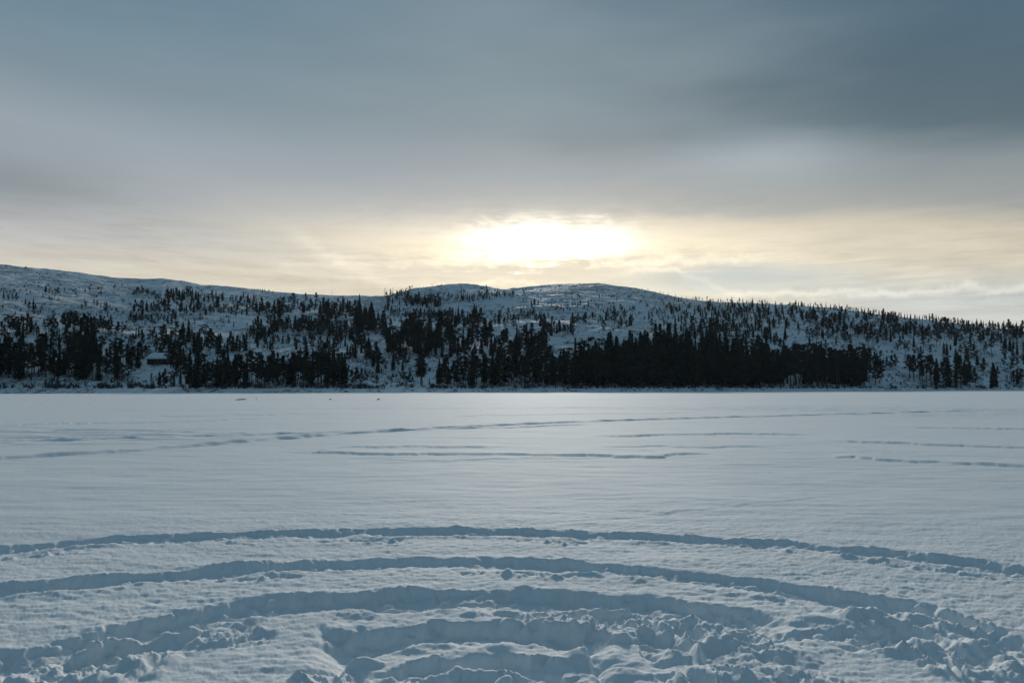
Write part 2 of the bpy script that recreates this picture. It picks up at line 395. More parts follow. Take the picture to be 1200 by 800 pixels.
    trench([(460, 806), (540, 797), (620, 797), (700, 806)], 0.14, 0.07, 67, 0.6)
    trench([(30, 800), (80, 783), (140, 766), (200, 752), (240, 742)], 0.14, 0.06, 69, 0.7)
    trench([(880, 745), (960, 742), (1050, 738), (1110, 752)], 0.10, 0.03, 73, 0.9)
    trench([(980, 756), (1005, 752), (1040, 747), (1065, 742), (1080, 738)], 0.13, 0.09, 71, 0.2)
    trench([(-60, 663), (0, 655), (100, 645), (200, 641), (300, 637), (400, 634), (500, 632), (600, 634), (700, 637), (800, 643), (900, 648), (1000, 657), (1100, 668), (1200, 682), (1290, 698)], 0.06, 0.022, 75, 0.5, 1.0, 1)
    trench([(200, 684), (300, 677), (400, 673), (500, 671), (600, 672), (700, 678), (800, 688), (900, 701), (960, 712)], 0.05, 0.020, 77, 0.5, 1.0, 1)
    # ---- churned snow
    def blob(px, py, rx, ry):
        X0, Y0 = ice_pt(px, py); Xa, _ = ice_pt(px + rx, py); _, Yt = ice_pt(px, py - ry); _, Yb = ice_pt(px, py + ry)
        ax = abs(Xa - X0); sy = np.where(y > Y0, abs(Yt - Y0), abs(Y0 - Yb))
        q = ((x - X0) / ax) ** 2 + ((y - Y0) / sy) ** 2 + 0.35 * fbm(x * 1.5, y * 1.5, 3, 81)
        return 1 - sst(q, 0.55, 1.1)
    M = 0.25 * blob(560, 800, 130, 26)
    for bb in ((845, 752, 85, 38), (730, 728, 150, 20), (1150, 778, 85, 36), (1080, 728, 90, 16), (100, 785, 105, 34), (390, 800, 50, 22), (880, 800, 120, 22), (260, 745, 60, 14)):
        M = np.maximum(M, blob(*bb))
    wx = 0.35 * fbm(x * 1.7, y * 1.7, 2, 83); wy = 0.35 * fbm(x * 1.7, y * 1.7, 2, 87)
    qx = x + 0.25; qy = y - 4.25; rho = np.hypot(qx, qy); th = np.arctan2(qx, qy)
    rg = 1 - np.abs(fbm(th * (0.8 + rho * 0.55) + wx, rho * 2.9 + wy, 3, 91, 0.45)) * 1.7
    rg = np.clip(rg, 0, 1) ** 1.7
    rg2 = np.clip(1 - np.abs(fbm(th * (2.0 + rho * 1.2) + wx, rho * 5.5 + wy, 3, 95, 0.5)) * 1.6, 0, 1) ** 2
    lump = np.clip(fbm(x * 2.2 + wx, y * 3.0 + wy, 2, 97), -0.4, 1)
    mds = [(705, 708, 28, 12), (735, 748, 24, 17), (760, 738, 40, 14), (805, 724, 20, 10), (835, 752, 32, 20), (872, 735, 24, 16), (740, 790, 38, 18), (690, 770, 42, 13), (640, 776, 38, 12),
           (480, 802, 42, 12), (345, 806, 44, 20), (860, 795, 52, 20), (770, 712, 32, 8), (60, 790, 42, 18), (110, 800, 42, 16),
           (150, 782, 28, 11), (205, 744, 30, 20), (130, 770, 28, 16), (270, 724, 34, 13), (1120, 737, 36, 18), (1150, 762, 32, 15), (1085, 727, 32, 12), (1175, 792, 42, 18), (1060, 762, 36, 12), (555, 697, 32, 8),
           (915, 768, 40, 12), (620, 800, 46, 14), (430, 778, 24, 10), (790, 768, 34, 14), (20, 806, 40, 16), (960, 728, 34, 9), (1010, 722, 30, 11)]
    md = np.zeros_like(Z); nm1 = 0.45 * fbm(x * 2.4, y * 2.4, 3, 141); nm2 = 0.25 * fbm(x * 6, y * 6, 3, 145)
    for (mx_, my_, mw_, mh_) in mds:
        X0, Y0 = ice_pt(mx_, my_); Xa, _ = ice_pt(mx_ + mw_, my_); ax_ = abs(Xa - X0) * 1.15; ay_ = ax_ * 0.62; hm_ = min(mh_, 13) * 0.55 * Y0 / F
        q = np.sqrt(((x - X0) / ax_) ** 2 + ((y - Y0) / ay_) ** 2) + nm1 + nm2
        md = np.maximum(md, hm_ * np.clip(1 - q, 0, 1) ** 0.8 * 1.35)
    Z += md
    M = M * 0.85; Z += M * (-0.032 + 0.055 * rg + 0.020 * rg2 + 0.020 * lump + 0.026 * clod + 0.018 * clod2 + 0.012 * clod3 + 0.014 * fbm(x * 7, y * 9, 4, 99, 0.62))
    # scattered crumbs near the tracks
    dirt = sst(fbm(x * 0.7, y * 0.7, 2, 101), 0.1, 0.5) * (1 - sst(r, 7, 11))
    Z += 0.012 * clod * dirt + 0.010 * clod2 * dirt + 0.005 * clod3 * dirt
    # ---- old snowmobile tracks and wind scarps farther out
    def groove(pts, w, D, seed, wa):
        nonlocal Z
        D = D * (0.75 + 0.5 * fbm(x * 0.9, y * 0.9, 3, seed + 9))
        d, m = track_d(pts, a, r)
        d = d + wa * fbm(x * 0.5, y * 0.5, 3, seed) + 0.08 * fbm(x * 2.2, y * 2.2, 3, seed + 5)
        br = sst(fbm(x * 0.35, y * 0.35, 3, seed + 3), -0.9, -0.3)
        Z += m * br * D * (-np.exp(-(d / w) ** 2) + 0.75 * np.exp(-((d - w * 2.0) / w) ** 2) + 0.2 * np.exp(-((d + w * 1.8) / w) ** 2))
    groove([(-70, 544), (0, 538), (150, 529), (300, 517), (450, 506), (600, 498), (750, 492), (900, 488), (1050, 484), (1260, 480)], 0.26, 0.08, 111, 0.15)
    groove([(-70, 523), (0, 519), (200, 513), (400, 507), (600, 501), (700, 497)], 0.22, 0.06, 115, 0.15)
    groove([(600, 618), (680, 611), (760, 605), (860, 594), (960, 583), (1000, 579)], 0.05, 0.006, 118, 0.05)
    groove([(700, 545), (860, 552), (1000, 556)], 0.08, 0.005, 119, 0.2)
    def scarp(pts, D, seed, wa=0.35, tail=2.0):
        nonlocal Z
        d, m = track_d(pts, a, r)
        d = d + wa * fbm(x * 0.55, y * 0.55, 4, seed) + 0.12 * fbm(x * 2.6, y * 2.6, 3, seed + 5)
        step = sst(d, -0.05, 0.10) * np.exp(-np.clip(d, 0, 99) / tail)
        Z += m * D * step * sst(fbm(x * 0.7, y * 0.7, 3, seed + 2), -1.2, -0.5)
    scarp([(335, 531), (400, 532), (470, 533), (560, 534), (640, 534), (700, 536), (760, 536), (838, 533)], 0.05, 121, 0.30)
    scarp([(430, 540), (520, 541), (620, 538), (720, 538)], 0.02, 122, 0.2)
    scarp([(960, 533), (1000, 536), (1040, 541), (1100, 543), (1150, 545), (1230, 549)], 0.05, 124, 0.35)
    scarp([(690, 511), (760, 511), (900, 509), (960, 510)], 0.055, 127, 0.5, 3)
    scarp([(380, 526), (460, 525), (540, 526), (600, 524)], 0.04, 128, 0.4, 3)
    scarp([(690, 525), (760, 524), (850, 525), (920, 524)], 0.035, 129, 0.4, 3)
    scarp([(950, 516), (1030, 519), (1110, 522), (1210, 525)], 0.045, 130, 0.6, 3)
    scarp([(1040, 500), (1110, 502), (1240, 504)], 0.05, 131, 0.6, 3)
    scarp([(20, 498), (120, 496), (220, 494), (330, 490)], 0.04, 132, 0.8, 4)
    scarp([(150, 489), (260, 487), (420, 484)], 0.04, 133, 1.0, 5)
    scarp([(520, 488), (640, 486), (820, 484)], 0.04, 134, 1.0, 5)
    # trail along the far shore
    d = y - (95 + 0.05 * x); Z += 0.10 * (-np.exp(-(d / 0.9) ** 2) + 0.6 * np.exp(-((d - 1.8) / 0.9) ** 2)) * (np.abs(x) < 60)
    return Z * (1 - sst(r, 250, 330))
LZ = lake_height(AA, RR)
LX = np.vstack([LX, ]); lake = grid_mesh('frozen_lake', LX, LY, LZ, M_lake, close=True)
tag(lake, 'flat snow covered frozen lake with trodden rings and old tracks', kind='structure')
# close the tiny hole under the camera
vv = [(0, 0, float(LZ[0].mean()))] + [(LX[0, i], LY[0, i], LZ[0, i]) for i in range(0, LX.shape[1])]
me = lake.data

# ------------------------------------------------------------------ the hills
def prof(pts):
    p = np.array(pts, float); x, y, z = ray(p[:, 0], p[:, 1]); return x / y, z / y
SKY = [(-700, 330), (-300, 308), (-100, 306), (0, 311), (30, 314), (75, 319), (110, 323), (150, 327.5), (170, 328), (190, 327), (205, 329), (230, 334), (260, 336), (290, 338), (310, 342),
       (350, 345), (400, 346.5), (440, 348), (480, 347), (540, 345), (590, 340.5), (620, 336), (650, 333), (680, 332.5), (705, 333), (730, 336), (760, 341), (790, 347),
       (820, 352), (850, 354.5), (900, 356), (930, 358), (970, 361), (1010, 366), (1050, 371), (1100, 377), (1150, 383), (1200, 388), (1300, 395), (1500, 408), (1900, 420)]
ks, ke = prof(SKY)
yr_s, _ = prof([(-700, 300), (0, 300), (150, 300), (300, 300), (440, 300), (600, 300), (750, 300), (900, 300), (1050, 300), (1200, 300), (1900, 300)])
yr_v = [1000, 1000, 950, 860, 760, 850, 850, 700, 610, 570, 520]
KN = [(420, 352), (440, 349.5), (455, 346), (470, 341.5), (485, 337.5), (500, 336), (530, 335), (558, 335.5), (575, 337.5), (592, 340.5), (610, 345), (640, 352)]
kns, kne = prof(KN)
def shoreY(s): return 245.0 / (1 - 0.45 * np.clip(s, -1.2, 0.95))
def hill_raw(s, Y, nz=True):
    e = np.interp(s, ks, ke); Yr = np.interp(s, yr_s, yr_v); Ys = shoreY(s)
    Zr = EYE + e * Yr
    t = (Y - Ys) / (Yr - Ys)
    tc_ = np.clip(t, 0, 1)
    sh = 1 - (1 - tc_) ** 1.22
    H = Zr * sh
    H = H - np.clip(t - 1, 0, 9) ** 2 * Zr * 0.6 - np.clip(t - 1, 0, 9) * Zr * 0.12
    Hk = (EYE + np.interp(s, kns, kne, left=0.0, right=0.0) * 600.0) - ((Y - 600.0) / 60.0) ** 2 * 9.0
    Hk = np.where((s < kns[0]) | (s > kns[-1]), -99, Hk)
    H = np.maximum(H, Hk) + 0.6 * np.exp(-((H - Hk) / 2.5) ** 2)
    return H, t, Ys
_ss = np.linspace(-2.5, 2.5, 1200)
_YY = np.linspace(230, 1100, 400)
_S, _Y = np.meshgrid(_ss, _YY)
_H, _, _ = hill_raw(_S, _Y)
_H = np.where(_Y > shoreY(_S), _H, -5)
_app = ((_H - EYE) / _Y).max(0)
_tgt = np.maximum(np.interp(_ss, ks, ke), np.interp(_ss, kns, kne, left=-1, right=-1))
_corr = _tgt / _app
def hill(X, Y):
    Y = np.maximum(Y, 20.0); s = X / Y
    H, t, Ys = hill_raw(s, Y)
    H = H * np.interp(s, _ss, _corr)
    d = Y - Ys + 2.2 * fbm(X * 0.05, X * 0 + 3.3, 3, 201)
    # low bank, then a nearly level bench along the shore before the slope starts
    bench = 1.05 * sst(d, -0.6, 4.0) + 0.35 * sst(d, 5, 16)
    clr = np.exp(-((s + 0.140) / 0.060) ** 2); clr4 = sst(clr, 0.25, 0.75)
    bench = bench + clr4 * (2.4 * sst(d, 5, 34) - 0.3 * sst(d, 1, 5))
    blend = sst(d, 9 + 16 * clr4, 34 + 16 * clr4)
    amp = sst(d, 25, 90) * (1 - 0.65 * sst(t, 0.75, 1.0)) * 0.72
    nzv = amp * (3.4 * fbm(X * 0.012, Y * 0.020, 3, 205) + 1.4 * fbm(X * 0.045, Y * 0.075, 3, 208)) + 0.28 * fbm(X * 0.2, Y * 0.3, 3, 211) * sst(d, 2, 12) * (1 - .5 * sst(t, .8, 1))
    H2 = bench * (1 - blend) + np.maximum(H, bench) * blend + nzv
    return np.where(d < -0.6, -1.2 + 1.2 * sst(d, -6, -0.6) - 0.02, H2)
s_f = np.concatenate([np.linspace(-2.5, -0.85, 60)[:-1], np.linspace(-0.85, 0.85, 900), np.linspace(0.85, 2.2, 50)[1:]])
tt = np.concatenate([np.linspace(-0.03, 0.08, 110)[:-1], np.linspace(0.08, 1.1, 330), np.linspace(1.1, 1.9, 30)[1:]])
T, S = np.meshgrid(tt, s_f, indexing='ij')
HYs = shoreY(S); HYr = np.interp(S, yr_s, yr_v)
HY = HYs + T * (HYr - HYs); HX = S * HY
HZ = hill(HX, HY)
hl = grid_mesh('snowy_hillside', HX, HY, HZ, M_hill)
tag(hl, 'snowy hillside rising behind the lake shore with scattered scrub', kind='structure')

def on_hill(px, py):
    """the place on the hillside that shows at this point of the photograph"""
    px = np.atleast_1d(np.asarray(px, float)); py = np.atleast_1d(np.asarray(py, float))
    x, y, z = ray(px, py); s = x / y; e = z / y
    Ys = shoreY(s); Yr = np.interp(s, yr_s, yr_v)
    tt_ = np.linspace(0.004, 1.08, 500)
    Yg = Ys[:, None] + tt_[None, :] * (Yr - Ys)[:, None]
    Hg = hill(s[:, None] * Yg, Yg)
    ap = (Hg - EYE) / Yg
    hit = ap >= e[:, None]
    idx = np.where(hit.any(1), hit.argmax(1), ap.argmax(1))
    Yp = Yg[np.arange(len(px)), idx]
    Xp = s * Yp
    return Xp, Yp, hill(Xp, Yp)

# ------------------------------------------------------------------ trees : prototypes of unit height
class Pool:
    def __init__(s): s.V = []; s.Q = []; s.n = 0
    def quad(s, a, b, c, d):
        s.V += [a, b, c, d]; s.Q.append((s.n, s.n + 1, s.n + 2, s.n + 3)); s.n += 4
    def tube(s, pts, radii, k=5):
        rings = []
        for (p, rr) in zip(pts, radii):
            base = s.n
            for i in range(k):
                an = 2 * math.pi * i / k
                s.V.append((p[0] + rr * math.cos(an), p[1] + rr * math.sin(an), p[2])); s.n += 1
            rings.append(base)
        for a, b in zip(rings[:-1], rings[1:]):
            for i in range(k):
                j = (i + 1) % k; s.Q.append((a + i, a + j, b + j, b + i))
    def limb(s, p, q, r0, r1):
        d = Vector(q) - Vector(p); u = d.orthogonal().normalized(); v = d.normalized().cross(u)
        b0 = s.n
        for (c, rr) in ((p, r0), (q, r1)):
            for i in range(3):
                an = 2 * math.pi * i / 3; w = Vector(c) + u * rr * math.cos(an) + v * rr * math.sin(an)
                s.V.append(tuple(w)); s.n += 1
        for i in range(3):
            j = (i + 1) % 3; s.Q.append((b0 + i, b0 + j, b0 + 3 + j, b0 + 3 + i))
def leafq(P_, c, dirv, ln, wd, rnd):
    d = Vector(dirv).normalized(); o = Vector((rnd.gauss(0, 1), rnd.gauss(0, 1), rnd.gauss(0, 1)))
    w = d.cross(o)
    if w.length < 1e-4: w = d.orthogonal()
    w.normalize(); c = Vector(c)
    P_.quad(tuple(c - d * ln * .5 - w * wd * .25), tuple(c - d * ln * .1 + w * wd * .5), tuple(c + d * ln * .5), tuple(c - d * ln * .1 - w * wd * .5))

def spruce(seed, width, ragged, low):
    rnd = random.Random(seed); tr = Pool(); cr = Pool()
    lean = (rnd.uniform(-.012, .012), rnd.uniform(-.012, .012))
    ax = lambda z: (lean[0] * z, lean[1] * z)
    tr.tube([(*ax(z), z) for z in (-0.03, 0.0, 0.1, 0.4, 0.75, 0.99)], [0.017, 0.014, 0.012, 0.0095, 0.005, 0.001], 6)
    z = low
    while z < 0.985:
        u = (z - low) / (1 - low)
        rr = width * (1 - u) ** 0.82 * (0.72 + 0.28 * min(1, u * 6)) + 0.008
        nb = 8 if u < 0.6 else 6
        ph = rnd.uniform(0, 6.28)
        for i in range(nb):
            if rnd.random() < ragged * 0.35: continue
            an = ph + i * 6.283 / nb + rnd.uniform(-.3, .3)
            L_ = rr * rnd.uniform(1 - ragged, 1.12)
            droop = -0.38 + 0.5 * u + rnd.uniform(-.12, .12)
            ca, sa = math.cos(an), math.sin(an)
            x0, y0 = ax(z)
            n_s = 4 if L_ > 0.05 else 2
            for k in range(n_s):
                f = (k + 0.6) / n_s
                c = (x0 + ca * L_ * f + rnd.gauss(0, .006), y0 + sa * L_ * f + rnd.gauss(0, .006), z + L_ * f * droop + 0.12 * L_ * f * f + rnd.gauss(0, .004))
                dv = (ca + rnd.gauss(0, .35), sa + rnd.gauss(0, .35), droop + rnd.gauss(0, .35) - 0.15)
                leafq(cr, c, dv, L_ * 0.55 + 0.022, 0.030 + 0.012 * rnd.random(), rnd)
            if rnd.random() < .8:
                c = (x0 + ca * L_ * .3, y0 + sa * L_ * .3, z)
                leafq(cr, c, (ca * .3, sa * .3, -1), 0.055, 0.035, rnd)
        z += 0.024 + 0.010 * rnd.random() - 0.008 * u
    leafq(cr, (*ax(.98), .985), (0, 0, 1), 0.05, 0.012, rnd); leafq(cr, (*ax(.95), .955), (0.2, 0, 1), 0.06, 0.02, rnd)
    return tr, cr
def pine(seed, width, bare, flat, nclump, lean=0.0):
    rnd = random.Random(seed); tr = Pool(); cr = Pool()
    bx, by = rnd.uniform(-1, 1) * lean, rnd.uniform(-1, 1) * lean
    ax = lambda z: (bx * z * z + 0.012 * math.sin(z * 7 + seed), by * z * z + 0.010 * math.cos(z * 6 + seed))
    tr.tube([(*ax(z), z) for z in (-0.03, 0.0, 0.15, 0.35, 0.55, 0.75, 0.93)], [0.020, 0.017, 0.014, 0.012, 0.009, 0.006, 0.002], 6)
    for i in range(nclump):
        u = (i + rnd.random()) / nclump
        z = bare + (0.97 - bare) * u
        prof_ = (math.sin(min(1, u * 1.25 + .12) * math.pi) ** 0.6 if not flat else (0.45 + 0.75 * u) * (1 if u < .85 else .8))
        rad_ = width * max(.12, prof_) * rnd.uniform(.25, 1.0)
        if u > .9: rad_ *= .45
        an = rnd.uniform(0, 6.28); x0, y0 = ax(z - .03)
        c = Vector((x0 + math.cos(an) * rad_, y0 + math.sin(an) * rad_, z + rnd.uniform(-.01, .03)))
        c.z = min(c.z, .955)
        tr.limb((*ax(max(0.2, c.z - .06)), max(0.2, c.z - .06)), tuple(c), 0.006, 0.002)
        sr = rnd.uniform(.045, .085) * (0.8 + width)
        for k in range(38):
            v = Vector((rnd.gauss(0, 1), rnd.gauss(0, 1), rnd.gauss(0, .62))); v = v.normalized() * (rnd.random() ** .45)
            leafq(cr, (c.x + v.x * sr, c.y + v.y * sr, c.z + v.z * sr * .72), (v.x + rnd.gauss(0, .4), v.y + rnd.gauss(0, .4), v.z + .35 + rnd.gauss(0, .3)), 0.046, 0.028, rnd)
    for i in range(5):
        z = rnd.uniform(.25, bare + .05); an = rnd.uniform(0, 6.28); l = rnd.uniform(.03, .08)
        tr.limb((*ax(z), z), (ax(z)[0] + math.cos(an) * l, ax(z)[1] + math.sin(an) * l, z - .01), .003, .001)
    return tr, cr
PROTO = {}
SP = [('narrow', 1, .120, .36, .10), ('broad', 2, .185, .36, .08), ('ragged', 3, .165, .60, .14), ('dense', 4, .155, .28, .07), ('slim', 5, .092, .42, .10), ('high-skirted', 6, .150, .36, .24)]
PN = [('round-topped', 11, .20, .36, False, 26, .03), ('flat-topped', 12, .25, .46, True, 24, .04), ('bushy', 13, .25, .16, False, 40, .02), ('open', 14, .20, .36, False, 17, .06),
      ('leaning', 15, .18, .40, False, 21, .13), ('tall-trunked', 16, .17, .52, True, 19, .03), ('full', 17, .20, .24, False, 36, .03)]
def mk(pool, name, mat): return quads_mesh(name, pool.V, pool.Q, mat)
for (nm, sd, w, rg, lo) in SP:
    t_, c_ = spruce(sd, w, rg, lo); PROTO[('spruce', nm)] = (mk(t_, 'trunk', M_bark), mk(c_, 'crown', M_spruce), t_, c_, 2 * w)
for (nm, sd, w, ba, fl, nc, le) in PN:
    t_, c_ = pine(sd, w, ba, fl, nc, le); PROTO[('pine', nm)] = (mk(t_, 'trunk', M_bark), mk(c_, 'crown', M_pine), t_, c_, 2 * w + .1)

# clusters read off the hillside: x range, base-line range, count, height range (all as seen from the shore), share of spruce
CL = [
 (3,20,350,354,3,8,12,.2),(50,70,345,349,4,8,11,.5),(33,43,362,366,2,10,13,.6),(100,132,359,365,4,8,11,.3),(0,150,340,360,14,4,8,.4),(0,150,362,378,12,5,9,.4),
 (-14,6,392,398,4,18,24,.3),(8,45,388,396,10,14,24,.4),(53,69,387,392,4,17,21,.1),(72,110,384,390,11,17,22,.15),(103,120,381,387,4,12,15,.1),(118,131,389,392,4,15,19,.0),(134,148,389,396,4,10,15,.3),
 (0,60,405,415,8,14,22,.4),(55,87,403,413,9,17,23,.3),(85,112,404,425,10,24,36,.6),
 (-25,57,438,447,19,33,50,.45),(55,78,434,444,7,28,36,.4),(80,108,436,446,10,34,52,.6),(105,165,424,432,18,22,31,.35),(108,150,440,448,10,18,30,.3),
 (155,182,346,350,8,8,13,.2),(183,202,350,360,7,11,16,.4),(203,226,350,354,8,12,16,.5),(225,263,351,357,10,8,12,.6),(270,302,351,358,9,7,12,.5),
 (155,300,364,373,32,11,18,.4),(150,206,374,384,15,8,14,.3),(205,300,376,386,6,6,10,.4),(150,196,397,406,8,11,18,.4),
 (164,192,417,420.5,9,11,18,.3),(190,258,403,420,27,21,32,.5),(255,292,406,415,13,15,22,.5),(288,304,395,407,5,13,19,.4),(200,216,436,444,5,20,27,.3),(176,214,452,456,7,13,24,.3),(219,233,453,457,4,42,50,.9),
 (234,252,452,456,6,34,41,.4),(254,283,452,456,10,32,44,.4),(283,303,452,456,6,24,44,.5),(196,218,424,434,7,20,30,.6),
 (298,333,363,373,12,13,20,.4),(330,346,363,371,5,8,12,.4),(335,382,357,371,14,10,16,.4),(378,422,364,376,19,13,21,.6),(416,437,386,393,7,26,35,.9),(435,452,378,396,7,14,21,.5),
 (298,348,383,399,20,13,22,.4),(348,387,387,397,17,15,22,.4),(384,422,389,399,12,13,20,.4),(308,348,403,412,8,11,16,.2),(344,402,404,416,18,13,20,.3),(394,422,403,421,10,11,20,.4),(413,442,413,431,12,17,28,.5),(298,322,398,417,7,10,14,.3),
 (301,327,449,455,10,31,40,.3),(324,347,447,453,9,29,36,.3),(344,377,449,455,14,34,45,.4),(374,404,448,454,12,33,44,.4),(402,409,447,449,2,26,29,.2),(409,430,451,455,5,17,25,.2),(439,442,454,456,1,16,18,.3),(438,452,433,441,4,21,28,.4),
 (452,478,348,358,10,8,12,.6),(477,517,355,361,18,9,15,.6),(513,572,349,356,20,5,10,.5),(573,603,347,352,8,5,9,.4),
 (448,482,361,376,10,7,12,.5),(483,532,371,377,19,9,14,.4),(523,547,377,385,5,15,21,.7),(543,564,371,389,8,13,22,.5),(578,602,371,386,7,9,16,.5),
 (478,517,403,421,28,28,39,.6),(448,482,394,413,17,18,25,.5),(513,602,403,425,40,20,34,.5),(453,472,413,421,7,24,30,.4),(459,478,429,439,6,17,24,.3),
 (471,485,451,454,5,14,19,.3),(492,496,452,454,2,46,52,.8),(503,505,450,452,1,8,10,.9),(511,532,449,454,10,28,38,.3),(534,547,450,454,5,34,42,.5),(548,602,449,454,22,32,48,.5),
 (600,642,372,379,14,6,12,.5),(611,621,342,345,2,5,7,.8),(623,631,358,361,2,8,10,.5),(645,692,360,367,10,5,9,.4),(632,639,384,388,3,14,19,.2),(643,673,387,395,9,13,20,.4),(670,688,377,383,5,10,16,.1),(689,706,374,378,4,6,9,.4),(703,742,374,387,12,7,18,.5),(692,722,361,367,6,4,7,.6),(720,752,366,371,6,6,10,.5),(600,750,348,358,10,3,6,.5),
 (600,642,408,426,20,25,34,.5),(600,642,447,454,19,30,45,.5),(640,674,448,454,16,33,44,.6),(672,698,449,454,14,42,53,.85),(696,714,449,454,9,46,54,.9),(710,752,448,454,23,46,60,.95),
 (762,800,385,391,5,9,15,.4),(750,900,349,358,26,3,6,.5),(755,792,361,379,14,5,10,.5),(785,832,364,383,24,8,12,.5),(828,902,361,381,50,7,13,.5),(800,902,384,401,36,11,18,.5),
 (750,794,448,454,28,52,69,.97),(790,842,448,454,34,44,60,.95),(840,902,448,454,36,42,56,.9),(824,842,407,413,8,24,31,.9),(796,902,413,431,34,19,30,.7),
 (922,1052,372,380,12,8,13,.6),(900,978,368,386,34,9,16,.6),(973,1052,376,396,28,9,18,.4),(943,1052,389,406,23,12,18,.4),(898,922,399,413,8,11,16,.5),(948,972,408,414,5,9,13,.4),
 (900,960,447,454,32,36,48,.7),(958,1014,448,454,34,34,46,.7),(1013,1037,444,451,6,24,32,.3),(1010,1052,424,436,10,15,22,.4),
 (1048,1215,389,403,58,11,18,.45),(1048,1215,404,421,36,13,20,.4),(1063,1092,442,449,8,26,35,.25),(1089,1114,450,454,7,28,38,.6),(1120,1144,451,455,7,28,39,.6),(1159,1167,454,456,2,23,27,.9),(1186,1200,451,454,5,18,23,.3),(1110,1215,428,446,17,16,25,.35),
 (-170,-14,368,392,40,10,18,.3),(-170,-25,403,425,30,16,28,.4),(-170,-25,436,448,36,28,46,.45),(1215,1380,396,410,50,11,18,.4),(1215,1380,412,430,34,14,22,.4),(1200,1380,436,452,34,22,38,.5),
]
# lone small trees standing along the skyline
SKL = [(752,900,26,2.5,5,.6),(900,925,5,3,5,.5),(925,950,10,5,8,.5),(950,975,6,4,8,.6),(975,1010,15,5,8,.4),(1010,1055,17,5,8,.4),(1055,1085,10,5,8,.6),(1085,1215,50,6,11,.4),(301,322,9,2.5,4.5,.3),(455,485,12,3.5,6,.5),(485,600,10,2,4.5,.5)]
trees = []
def clear_of(px, py): return not ((163 < px < 184 and 423 < py < 447) or (446 < px < 516 and 441 < py < 450.5))
for (x0, x1, y0, y1, nn, h0, h1, fs) in CL:
    if y0 > 440 and fs < .8 and nn > 3: nn = int(nn * (1.1 if x1 < 440 else .92))
    elif y0 < 400: nn = int(nn * 1.6 + .5)
    for k in range(nn):
        q = (k + random.random()) / nn
        trees.append((x0 + (x1 - x0) * q, random.uniform(y0, y1), random.triangular(h0 * .66, h1 * 1.12, (h0 + h1) / 2), 'spruce' if random.random() < (fs if fs > .8 else fs * .62) else 'pine', h0))
def skyline_py(px):
    s_, e_ = prof([(px, 340)]); ee = max(np.interp(s_[0], ks, ke), np.interp(s_[0], kns, kne, left=-1, right=-1))
    # invert z/y
    th = math.atan(ee) - PITCH
    return 400 - F * math.tan(th)
for (x0, x1, nn, h0, h1, fs) in SKL:
    for k in range(nn):
        px = x0 + (x1 - x0) * (k + random.random()) / nn
        trees.append((px, skyline_py(px) + random.uniform(0.0, 2.2), random.uniform(h0, h1), 'spruce' if random.random() < fs else 'pine', h0))
trees = [t for t in trees if clear_of(t[0], t[1])]
TX = np.array([t[0] for t in trees]); TY = np.array([t[1] for t in trees]); TH = np.array([t[2] for t in trees])
WX, WY, WZ = on_hill(TX, TY)
N = len(trees)
# draw order test: how much of each tree shows past the nearer ones
order = np.argsort(WY)
buf = np.zeros((200 * 2, 1400 * 2), bool); vis = np.zeros(N); forms = [None] * N
for i in order:
    kind = trees[i][3]
    big = TH[i] > 25
    if kind == 'spruce': nm = random.choices([s[0] for s in SP], [3, 2, 2, 2.5, 2, 2])[0]
    else: nm = random.choices([s[0] for s in PN], [3, 2, 3 if not big else 1.2, 2, 1.5, 1.6 if big else .6, 3])[0]
    forms[i] = nm
    w = PROTO[(kind, nm)][4] * TH[i] * .75
    a0 = int((TX[i] - w / 2 + 100) * 2); a1 = max(a0 + 1, int((TX[i] + w / 2 + 100) * 2)); b1 = int((TY[i] - 290) * 2); b0 = int((TY[i] - TH[i] * .95 - 290) * 2)
    if TX[i] < -8 or TX[i] > 1208: vis[i] = 0; continue
    sub = buf[max(0, b0):b1, max(0, a0):a1]
    vis[i] = (~sub).sum(); sub[:] = True
single = set()
for kind, cap_n in (('spruce', 298), ('pine', 298)):
    idx = [i for i in range(N) if trees[i][3] == kind]
    idx.sort(key=lambda i: -vis[i])
    single |= set(i for i in idx[:cap_n] if vis[i] > 0)
ORD = ['first', 'second', 'third', 'fourth', 'fifth', 'sixth', 'seventh', 'eighth', 'ninth', 'tenth', 'eleventh', 'twelfth']
def zone(px):
    for lim, nm in ((55, 'at the far left end'), (110, 'near the left end'), (166, 'just left of the cabin'), (235, 'just right of the cabin'), (340, 'well right of the cabin'),
                    (440, 'left of the bright clearing'), (540, 'behind the bright clearing'), (640, 'below the knoll saddle'), (700, 'left of the black stand'), (760, 'below the round summit'),
                    (830, 'in the tallest stretch'), (920, 'right of the tallest spruces'), (1015, "by the black stand's right end"), (1110, 'right of the black stand')):
        if px < lim: return nm
    return 'at the far right end'
def rowname(i):
    py = TY[i]
    if py > 443: return 'on the shore'
    if py > 422: return 'low on the slope'
    if py > 400: return 'on the lower slope'
    if py > 380: return 'on the middle slope'
    if py > skyline_py(TX[i]) + 4: return 'high on the slope'
    return 'on the skyline'
def size(i):
    hm = TH[i] * WY[i] / F
    return 'tall' if hm > 13.5 else ('stunted' if hm < 4.6 else ('small' if hm < 7.5 else 'medium'))
cells = {}
for i in single:
    cells.setdefault((trees[i][3], forms[i], size(i), rowname(i), zone(TX[i])), []).append(i)
lab = {}
for (kind, fm, sz, rn, zn), idx in cells.items():
    idx.sort(key=lambda i: TX[i])
    for k, i in enumerate(idx):
        if len(idx) == 1: s_ = f'only {sz} {fm} {kind} {rn} {zn}'
        else: s_ = f'{ORD[min(k, 11)]} {sz} {fm} {kind} from left {rn} {zn}'
        lab[i] = s_
